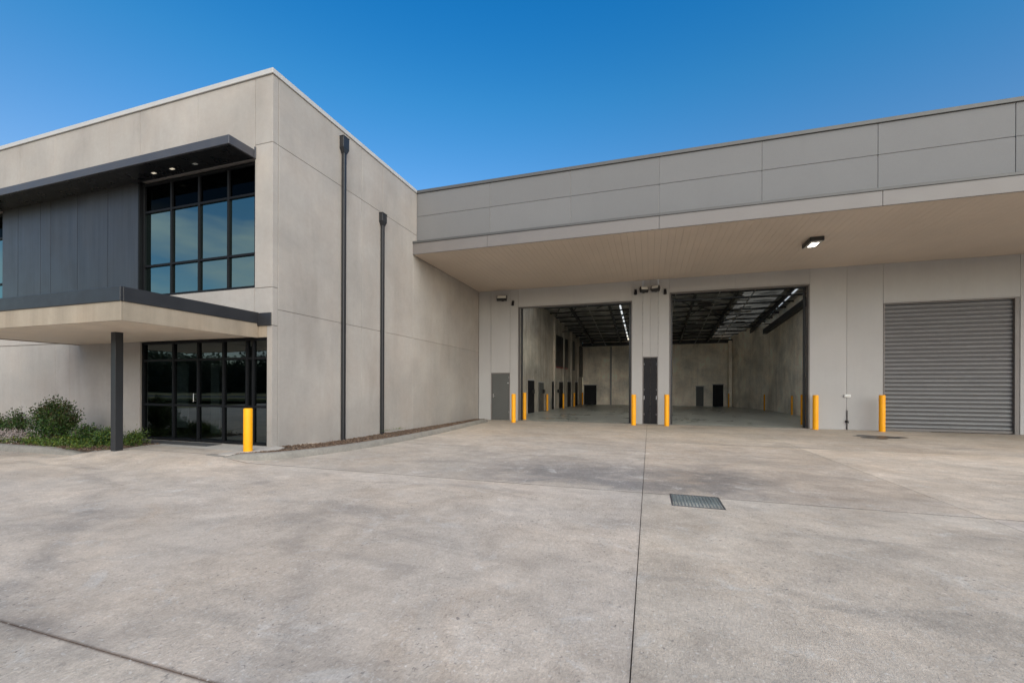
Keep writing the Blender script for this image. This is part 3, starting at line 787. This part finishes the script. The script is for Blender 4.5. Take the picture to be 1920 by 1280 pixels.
# interior walls: left slightly skewed, back, angled corner, right
def wall_seg(p, q, z0, z1, npan, name='inner_wall_panel', th=.15, mat='inner'):
    p, q = Vector(p), Vector(q); d = (q-p); L = d.length; d.normalize(); nrm = Vector((-d.y, d.x))
    for i in range(npan):
        a = p+d*(L*i/npan+.006); b = p+d*(L*(i+1)/npan-.006)
        m = MB(); m.prism([(a.x, a.y), (b.x, b.y), (b.x+nrm.x*th, b.y+nrm.y*th), (a.x+nrm.x*th, a.y+nrm.y*th)], z0, z1)
        P(m.build(name, M[mat], ware))
    m = MB(); a = p+nrm*.02; b = q+nrm*.02
    m.prism([(a.x, a.y), (b.x, b.y), (b.x+nrm.x*(th+.05), b.y+nrm.y*(th+.05)), (a.x+nrm.x*(th+.05), a.y+nrm.y*(th+.05))], z0, z1)
    P(m.build('inner_wall_core', M['sealant_grey'], ware))
WL0, WL1 = (.62, 12.2), (1.88, 33.0)
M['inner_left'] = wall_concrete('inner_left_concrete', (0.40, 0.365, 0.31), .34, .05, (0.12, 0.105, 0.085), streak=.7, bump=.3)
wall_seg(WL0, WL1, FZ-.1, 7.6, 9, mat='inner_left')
wall_seg((1.88, 33.0), (14.4, 33.0), FZ-.1, 7.6, 5)
wall_seg((14.4, 33.0), (15.9, 27.0), FZ-.1, 7.6, 2)
wall_seg((15.9, 27.0), (16.4, 12.2), FZ-.1, 7.6, 6)
# wall above the canopy and behind the door wall
wpart('upper_wall', M['ware'], .01, 32.3, BW, BW+.18, 6.30, 6.42, bev=0)
wpart('upper_wall', M['ware'], 16.3, 32.3, BW, BW+.18, 6.42, 7.9, bev=0)
wpart('upper_wall', M['ware'], .01, .9, BW, BW+.18, 6.42, 7.9, bev=0)
for i in range(10):  # high strip window added out of view to let daylight into the bays
    wpart('added_clerestory_mullion', M['frame'], .9+i*1.54-.02, .9+i*1.54+.02, BW+.02, BW+.1, 6.42, 7.95, bev=0)
    P(MB().quad((.92+i*1.54, BW+.06, 6.42), (2.42+i*1.54, BW+.06, 6.42), (2.42+i*1.54, BW+.06, 7.95), (.92+i*1.54, BW+.06, 7.42)).build('added_clerestory_pane', M['clear'], ware))
wpart('side_closure', M['ware'], 32.1, 32.3, PY+.2, 34, -.5, 8.1, bev=0)
wpart('rear_closure', M['ware'], 16.6, 32.1, 12.4, 12.5, -.5, 7.0, bev=0)
# roof
def RZ(y): return 7.2-(y-12)*.082 if y > 17.8 else 7.75-(y-12)*.04
roof = empty('x'); bpy.data.objects.remove(roof)
sky_x = [(6.0, 6.11), (15.50, 15.66)]
edges = [(.2, 6.0), (6.11, 13.0), (15.0, 15.50), (15.66, 17.2)]; YS = 17.9
rf = MB()
for a, b in edges: rf.quad((a, YS, RZ(YS)+.22), (b, YS, RZ(YS)+.22), (b, 33.4, RZ(33.4)+.22), (a, 33.4, RZ(33.4)+.22))
for a, b in ((.2, .5), (16.6, 17.2)): rf.quad((a, 12.0, RZ(12)+.22), (b, 12.0, RZ(12)+.22), (b, YS, RZ(YS)+.22), (a, YS, RZ(YS)+.22))
rfo = P(rf.build('roof', M['foil'], ware))
for i in range(11):  # dock-end roof sheets, added out of view to bring more daylight inside
    a = .5+i*1.41+.03*i; b = a+1.405
    MB().quad((a, 12.0, RZ(12)+.221), (b, 12.0, RZ(12)+.221), (b, YS-.01, RZ(YS)+.221), (a, YS-.01, RZ(YS)+.221)).build('skylight_and_fill_sheet', M['skylight_and_fill'], rfo)
MB().quad((13.0, YS, RZ(YS)+.221), (15.0, YS, RZ(YS)+.221), (15.0, 33.4, RZ(33.4)+.221), (13.0, 33.4, RZ(33.4)+.221)).build('aged_skylight_sheet', M['dimlight'], rfo)
for a, b in sky_x:
    MB().quad((a, YS, RZ(YS)+.221), (b, YS, RZ(YS)+.221), (b, 33.4, RZ(33.4)+.221), (a, 33.4, RZ(33.4)+.221)).build('skylight_and_fill_sheet', M['skylight_and_fill'], rfo)
# the wide translucent sheets over the dock end are added to brighten the bays
y = 12.6
pmx = MB().box(.7, 16.7, 0, .06, .10, .19, 0).mesh('purlin'); pmx.materials.append(M['roofdark'])
while y < 33:
    o = new_obj('purlin', pmx, None, rfo); o.location = (0, y, RZ(y)+.0); y += 1.35
for x in (2.9, 5.4, 8.0, 10.4, 12.6, 15.3):
    m = MB(); w = .06; dep = .30
    for s0, s1 in ((12.1, 33.0),):
        b = len(m.v)
        for yy in (s0, s1):
            zt = RZ(yy)-.004; m.v += [(x-w, yy, zt-dep), (x+w, yy, zt-dep), (x+w, yy, zt), (x-w, yy, zt)]
        for f in ((0, 1, 2, 3), (4, 7, 6, 5), (0, 4, 5, 1), (1, 5, 6, 2), (2, 6, 7, 3), (3, 7, 4, 0)): m.f.append(tuple(b+i for i in f))
    m.build('rafter', M['roofdark'], rfo)
for x, dz in ((4.1, .36), (9.3, .34), (11.6, .36), (13.4, .30)):
    MB().tube((x, 12.3, RZ(12.3)-dz), (x, 32.8, RZ(32.8)-dz), .028, n=8).build('sprinkler_pipe', M['steel'], rfo)
for yy in (18.5, 25.5):
    MB().tube((1.3, yy, RZ(yy)-.42), (15.9, yy, RZ(yy)-.42), .035, n=8).build('sprinkler_pipe', M['roofdark'], rfo)
rq = random.Random(12)
for k in range(16):
    x = rq.uniform(1.8, 15.4); y0 = rq.uniform(17.5, 29); L_ = rq.uniform(1.2, 3.2)
    x2 = x+rq.choice((-1, 1))*rq.uniform(.6, 2.4)
    x2 = min(15.6, max(1.6, x2))
    MB().tube((x, y0, RZ(y0)-.06), (x2, y0+L_, RZ(y0+L_)-.06), .035, n=6).build('roof_brace', M['roofdark'], rfo)
for k in range(26):
    x = rq.uniform(7.6, 15.0); y0 = rq.uniform(18, 31.5)
    MB().box(x, x+rq.uniform(.4, 1.3), y0, y0+rq.uniform(.25, .6), RZ(y0)+.06, RZ(y0)+.085, .004).build('insulation_batt', M['foil'] if k % 3 else M['roofdark'], rfo)
P(MB().box(1.9, 15.9, 32.5, 32.72, 5.15, 5.45, .01).build('eaves_beam', M['roofdark'], ware))
m = MB(); b = 0
for (x, yy, z) in ((16.3, 13.0, 6.3), (15.8, 27.0, 5.05)):
    m.v += [(x-.26, yy, z+.12), (x, yy, z+.12), (x, yy, z+.45), (x-.26, yy, z+.45)]
m.f += [(0, 1, 2, 3), (4, 7, 6, 5), (0, 4, 5, 1), (1, 5, 6, 2), (2, 6, 7, 3), (3, 7, 4, 0)]
P(m.build('ventilation_duct', M['roofdark'], ware))
P(MB().box(14.2, 14.45, 32.2, 32.9, FZ, 5.3, .01).build('steel_column', M['inner'], ware))
# inner doors, hatches and fittings on the left wall (helper along the skewed wall)
wd = (Vector(WL1)-Vector(WL0)).normalized(); wn_ = Vector((wd.y, -wd.x))
def leftwall(name, mat, y0, y1, z0, z1, t0=.0, t1=.05, parent=None):
    a = Vector(WL0)+wd*((y0-WL0[1])/wd.y); b_ = Vector(WL0)+wd*((y1-WL0[1])/wd.y)
    p = [a+wn_*t0, b_+wn_*t0, b_+wn_*t1, a+wn_*t1]
    o = MB().prism([(q.x, q.y) for q in p], z0, z1).build(name, mat, parent or ware)
    return P(o) if parent is None else o
for (a, b_, zt, mt) in ((17.4, 18.5, 1.75, 'bdoor'), (19.5, 20.5, 1.65, 'door'), (22.6, 23.6, 1.75, 'bdoor'), (24.6, 25.7, 1.75, 'bdoor'), (27.2, 28.2, 1.8, 'bdoor'), (30.0, 30.9, 1.8, 'bdoor')):
    leftwall('inner_door', M[mt], a, b_, FZ, zt, .002, .05)
    leftwall('door_head', M['ware'], a-.08, b_+.08, zt, zt+.07, .002, .07)
leftwall('mezzanine_opening', M['black'], 23.4, 27.2, 2.9, 5.2, .002, .06)
leftwall('mezzanine_opening', M['black'], 28.6, 29.6, 2.8, 5.3, .002, .06)
leftwall('mezzanine_opening', M['black'], 31.6, 32.9, 2.3, 5.1, .002, .06)
for k in range(4): leftwall('wall_pilaster', M['inner_left'], 23.0+k*2.6, 23.25+k*2.6, FZ, 6.4, .002, .12)
leftwall('red_rail', paint('red_paint', (.25, .02, .03), .5), 23.4, 26.8, 2.80, 2.88, .07, .11)
for yy in (18.0, 20.2, 23.9): leftwall('switch_box', M['black'], yy, yy+.3, .95, 1.2, .06, .16)
# back wall doors
for x0, x1, zt, mt in ((2.05, 3.2, 1.56, 'bdoor'), (13.08, 13.9, 1.62, 'bdoor'), (11.75, 12.35, 1.45, 'door')):
    d_ = wpart('inner_door', M[mt], x0, x1, 32.93, 32.995, FZ, zt)
    wpart('door_head', M['ware'], x0-.06, x1+.06, 32.91, 32.99, zt, zt+.06)
wpart('wall_downpipe', M['sealant_grey'], 4.45, 4.58, 32.85, 32.98, FZ, 5.1)

# ------------------------------------------------------------------ bollards
def bollard_mesh(r, h):
    m = MB(); m.lathe([(r, 0), (r, h-.02), (r*.93, h-.004), (r*.8, h)], n=28); return m
bp = {}
def bollard(x, y, z, h, label, r=.095, grp='yellow safety bollards'):
    k = (round(h, 2), r)
    if k not in bp: bp[k] = bollard_mesh(r, h).mesh('bollard', True, False); bp[k].materials.append(M['yellow'])
    o = new_obj('bollard', bp[k], None, None, label=label, cat='bollard', group=grp); o.location = (x, y, z); return o
bollard(.05, -.63, -.01, .88, 'short yellow bollard standing on the entrance path before the glass doors', .084)
bollard(2.17, 10.69, G0(10.69)-.003, 1.262, 'yellow bollard just right of the grey personnel door')
bollard(7.26, 11.12, G0(11.1)-.003, 1.272, 'yellow bollard left of the narrow dark twin doors, at the edge of the first doorway')
bollard(8.555, 11.2, G0(11.2)-.003, 1.280, 'yellow bollard right of the narrow dark twin doors, before the pillar')
bollard(13.86, 11.57, G0(11.57)-.003, 1.302, 'yellow bollard outside the right jamb of the second open doorway')
bollard(15.88, 11.46, G0(11.46)-.003, 1.322, 'yellow bollard at the left edge of the closed roller shutter')
bollard(2.086+.0, 12.69, FZ+.004, 1.30, 'yellow bollard inside the warehouse just past the left jamb of the first doorway', .095)
bollard(14.15, 13.92, FZ+.004, 1.28, 'yellow bollard inside the warehouse just past the right jamb of the second doorway', .095)
inn = [(1.32, 20.9, 'nearest of the far yellow bollards along the inside left wall'),
       (1.75, 24.4, 'second of the far yellow bollards along the inside left wall, before the dark doors'),
       (1.95, 28.0, 'third of the far yellow bollards along the inside left wall'),
       (2.02, 32.2, 'yellow bollard in the far left corner beside the back door'),
       (14.1, 31.6, 'yellow bollard beside the column in the far right corner of the warehouse'),
       (15.6, 26.8, 'yellow bollard at the bend of the inside right wall'),
       (15.85, 21.6, 'yellow bollard midway along the inside right wall')]
for x, y, lb in inn: bollard(x, y, FZ+.004, 1.12, lb, .07 if x < 5 else .05)

# ------------------------------------------------------------------ lights and small fittings
def floodlight(x, z, turn, label, wide=.2):
    o = empty('floodlight', (x, BW, z), label=label, cat='floodlight', group='floodlights on the door wall')
    MB().box(-.05, .05, -.05, 0, -.06, .06, .004).build('wall_plate', M['black'], o)
    MB().box(-.018, .018, -.14, -.05, -.02, .02, .003).build('arm', M['black'], o)
    hd = MB().box(-wide, wide, -.17, 0, -.09, .12, .012).build('lamp_head', M['black'], o)
    hd.location = (0, -.13, 0); hd.rotation_euler = (R(-32), 0, R(turn))
    ln = MB().box(-wide+.035, wide-.035, -.186, -.171, -.055, .085, .004).build('lens', M['lens'], o)
    ln.location = (0, -.13, 0); ln.rotation_euler = hd.rotation_euler
    return o
def sensor(x, z, label, turn=0):
    o = empty('motion_sensor', (x, BW, z), label=label, cat='sensor', group='motion sensors on the door wall')
    MB().box(-.05, .05, -.05, 0, .02, .13, .006).build('mount', M['black'], o)
    s = MB(); s.tube((0, -.10, -.10), (0, -.06, .06), .065, .055, 14); s.build('sensor_head', M['bdoor'], o, smooth=True)
    return o
floodlight(1.23, 5.46, 12, 'black floodlight on the wall above the grey personnel door', .24)
sensor(1.75, 5.28, 'small black motion sensor at the top left corner of the first doorway')
floodlight(7.63, 5.44, 18, 'black floodlight on the pillar between the open doorways, left of the panel joint', .17)
floodlight(8.13, 5.46, -18, 'black floodlight on the pillar between the open doorways, right of the panel joint', .17)
sensor(7.30, 5.44, 'small motion sensor at the left end of the pair of pillar floodlights')
sensor(8.50, 5.38, 'small motion sensor at the right end of the pillar floodlights, beside the second doorway')
cl = empty('canopy_light', (12.72, 8.25, canz), label='lit black rectangular downlight under the loading canopy', cat='ceiling light')
MB().box(-.19, .19, -.38, .38, -.13, -.001, .012).build('housing', M['black'], cl)
MB().box(-.155, .155, -.345, .345, -.137, -.131, .002).build('lens', M['lens'], cl)
MB().box(-.08, .11, -.18, .20, -.141, -.138, .001).build('lit_led_panel', M['lamp'], cl)
tp = empty('wall_tap', (14.98, BW, 0), label='garden tap on a thin riser pipe low on the wall between bollards', cat='tap')
MB().tube((0, -.03, G0(11.9)), (0, -.03, .50), .016, n=8).build('riser_pipe', M['grey_cap'], tp)
m = MB(); m.tube((0, -.03, .08), (0, -.13, .08), .016, n=8); m.tube((0, -.12, .085), (0, -.14, .02), .014, n=8); m.box(-.045, .045, -.10, -.08, .105, .118, .003); m.box(-.06, -.02, -.06, -.01, .04, .12, .004)
m.build('valve', M['bdoor'], tp)
jb = empty('junction_box', (14.98, BW, 1.04), label='small white junction box on the wall joint above the tap', cat='junction box')
MB().box(-.10, .10, -.07, -.001, -.045, .055, .01).build('cover', M['white'], jb); MB().box(-.07, .07, -.078, -.071, -.02, .03, .003).build('lid', M['lens'], jb)

# drain grate
gz = G0(-1.45)
dg = empty('drain_grate', (8.44, -1.465, gz), label='square steel drain grate set into the concrete driveway', cat='drain grate')
m = MB(); s = .30
m.box(-s, s, -s-.005, -s+.02, -.012, .006, .002); m.box(-s, s, s-.02, s+.005, -.012, .006, .002); m.box(-s, -s+.02, -s+.02, s-.02, -.012, .006, .002); m.box(s-.02, s, -s+.02, s-.02, -.012, .006, .002)
m.build('frame', M['grey_cap'], dg)
M['grate'] = paint('galvanised_grate', (0.20, 0.225, 0.225), .45, .4, .2)
m = MB().box(-s+.02, s-.02, -s+.02, s-.02, -.003, .0008, 0); m.build('pit_bottom', paint('pit_dark', (.045, .05, .052), .8), dg)
for i in range(14):
    x = -s+.04+i*(2*s-.08)/13
    MB().box(x-.005, x+.005, -s+.021, s-.021, .001, .007, 0).build('bearing_bar', M['grate'], dg)
m = MB()
for i in range(20):
    y = -s+.035+i*(2*s-.07)/19; m.box(-s+.021, s-.021, y-.003, y+.003, .001, .0055, 0)
m.build('cross_rod', M['grate'], dg, kind='stuff')

# dark wet patch on the driveway
rp = random.Random(8); pp_ = []
for i in range(40):
    a = 2*math.pi*i/40; k = 1+.22*math.sin(3*a+1)+.12*math.sin(7*a)+rp.uniform(-.05, .05)
    pp_.append((14.75+.62*k*math.cos(a)+.15*math.sin(a), 9.05+.62*k*math.sin(a)))
m = MB(); m.v = [(x, y, G0(y)+.004) for x, y in pp_]; m.f = [tuple(range(40))]
t = NT('damp_patch'); t.set(Base_Color=(0.045, 0.042, 0.04), Roughness=t.rng(t.noise(t.pos(), 4, 5, .6), .3, .7, .25, .6))
m.build('damp_patch', t.m, label='dark damp patch on the driveway in front of the wall tap', cat='damp patch')

# ------------------------------------------------------------------ vegetation
def leaf_cloud(name, centers, per, leaf, mat, parent, seed, spread=.06, shape=2.2):
    r = np.random.default_rng(seed); C_ = np.array(centers); N = len(C_)*per
    c = np.repeat(C_, per, 0)+r.normal(0, spread, (N, 3))
    d = r.normal(0, 1, (N, 3)); d[:, 2] += .5; d /= np.linalg.norm(d, axis=1)[:, None]
    q = r.normal(0, 1, (N, 3)); w = np.cross(d, q); w /= np.linalg.norm(w, axis=1)[:, None]
    L = leaf*r.uniform(.6, 1.3, N)[:, None]; W = L/shape
    a = c; b_ = c+d*L*.5+w*W*.5; e = c+d*L; f = c+d*L*.5-w*W*.5
    v = np.stack([a, b_, e, f], 1).reshape(-1, 3); v[:, 2] = np.maximum(v[:, 2], -.01)
    m = bpy.data.meshes.new(name); m.vertices.add(len(v)); m.vertices.foreach_set('co', v.ravel())
    m.loops.add(N*4); m.loops.foreach_set('vertex_index', np.arange(N*4)); m.polygons.add(N)
    m.polygons.foreach_set('loop_start', np.arange(0, N*4, 4)); m.polygons.foreach_set('loop_total', np.full(N, 4)); m.update(); m.validate()
    return new_obj(name, m, mat, parent)
def shrub(x, y, w, h, label, seed, leaf=.045, nst=46, per=46, mat='leaf_dark', tips='leaf_red', dens=.055, base=.0):
    o = empty('shrub', (x, y, base-.01), label=label, cat='shrub', group='shrubs in the planting bed')
    r = random.Random(seed); st = MB(); cs = []; tp_ = []
    for i in range(nst):
        a = r.uniform(0, 6.28); k = math.sqrt(r.random())
        tip = Vector((math.cos(a)*w*.5*k, math.sin(a)*w*.5*k*.8, h*(r.uniform(.72, 1.05)*(1-.45*k*k)))); 
        p0 = Vector((r.uniform(-.05, .05), r.uniform(-.05, .05), 0)); mid = p0.lerp(tip, .5)+Vector((r.uniform(-.04, .04), r.uniform(-.04, .04), .05))
        st.tube(p0, mid, .009, .006, 5, False); st.tube(mid, tip, .006, .002, 5, False)
        for t in (.35, .5, .62, .74, .86):
            q = (mid.lerp(tip, (t-.5)*2) if t > .5 else p0.lerp(mid, t*2)); cs.append(tuple(q+Vector((r.uniform(-.05, .05),)*3)))
        tp_.append(tuple(tip)); tp_.append(tuple(mid.lerp(tip, .88)))
    st.build('stem', M['bark'], o)
    leaf_cloud('foliage', cs, per//3, leaf, M[mat], o, seed, dens*1.35)
    tag(leaf_cloud('leafy_tips', tp_, per//4, leaf, M[tips], o, seed+9, dens*.9), None, None, None, 'stuff')
    return o
shrub(-5.4, -1.05, 1.0, 1.0, 'large dark green rounded shrub with reddish tips, tallest in the planting bed', 11, nst=64, per=62, leaf=.055)
shrub(-4.45, -.95, .55, .40, 'low sprawling shrub between the tall rounded one and the canopy post', 12, nst=30, mat='leaf_dark')
shrub(-7.05, -1.0, .52, .72, 'small upright green shrub left of the tall rounded one', 13, nst=30)
shrub(-7.75, -1.1, .55, .62, 'dark shrub at the far left edge of the planting bed in the photo', 14, nst=30)
shrub(-3.1, -.75, .36, .24, 'small low green plant just right of the canopy post', 15, nst=16, mat='leaf_light', tips='leaf_dark')
shrub(-3.75, -.95, .5, .34, 'low dark plant just left of the canopy post', 16, nst=26, mat='leaf_dark', tips='leaf_light')
# pale flowering clump
o = empty('flowering_plant', (-6.7, -1.25, 0), label='low clump of pale pink flowering foliage at the left of the bed', cat='plant')
r = np.random.default_rng(4)
leaf_cloud('pale_foliage', np.stack([r.normal(0, .45, 260), r.normal(0, .14, 260), r.uniform(0, .24, 260)], 1), 9, .035, M['leaf_pink'], o, 21, .03)
# ground cover
r = np.random.default_rng(7); cs = []
while len(cs) < 900:
    x = r.uniform(-8.6, -2.7); y = r.uniform(-1.58, -.35)
    if y > -.5 and x > -3.2: continue
    if x > -3.6 and r.random() > .15: continue
    if math.sin(x*5.3+1)*math.cos(y*7+x*2) < -.45: continue
    hgt = .02+.10*(.5+.5*math.sin(x*3.1)*math.cos(y*4+x))
    cs.append((x, y, r.uniform(0, hgt)))
gc = leaf_cloud('ground_cover', cs, 12, .05, M['leaf_light'], None, 22, .045)
tag(gc, 'low bright green ground cover spread along the kerb of the planting bed', 'ground cover', None, 'stuff')
wd_ = leaf_cloud('weed', [(rg.uniform(.1, .35), rg.uniform(3.7, 4.9), G0(4)+.07) for _ in range(40)], 10, .05, M['leaf_light'], None, 23, .04)
tag(wd_, 'patch of green weeds in the bark strip at the foot of the shorter downpipe', 'weeds', None, 'stuff')
# wood behind the photographer (only mirrored in the glass)
r = np.random.default_rng(9); cs = []
for i in range(9000):
    x = r.uniform(-150, 60); hh = 7.4+1.2*math.sin(x*.11)+.9*math.sin(x*.37+1)+.6*math.sin(x*.9)
    cs.append((x, r.uniform(-64, -56), r.uniform(.2, hh)))
wood = leaf_cloud('far_wood', cs, 14, .5, M['leaf_far'], None, 24, .6, 1.6)
MB().box(-170, 80, -62, -61, -.1, 5.6).build('undergrowth', M['leaf_far'], kind='stuff', label='dense shaded undergrowth filling the belt of trees across the road', cat='undergrowth')
tag(wood, 'dark belt of trees across the road, mirrored in the entrance glass', 'trees', None, 'stuff')
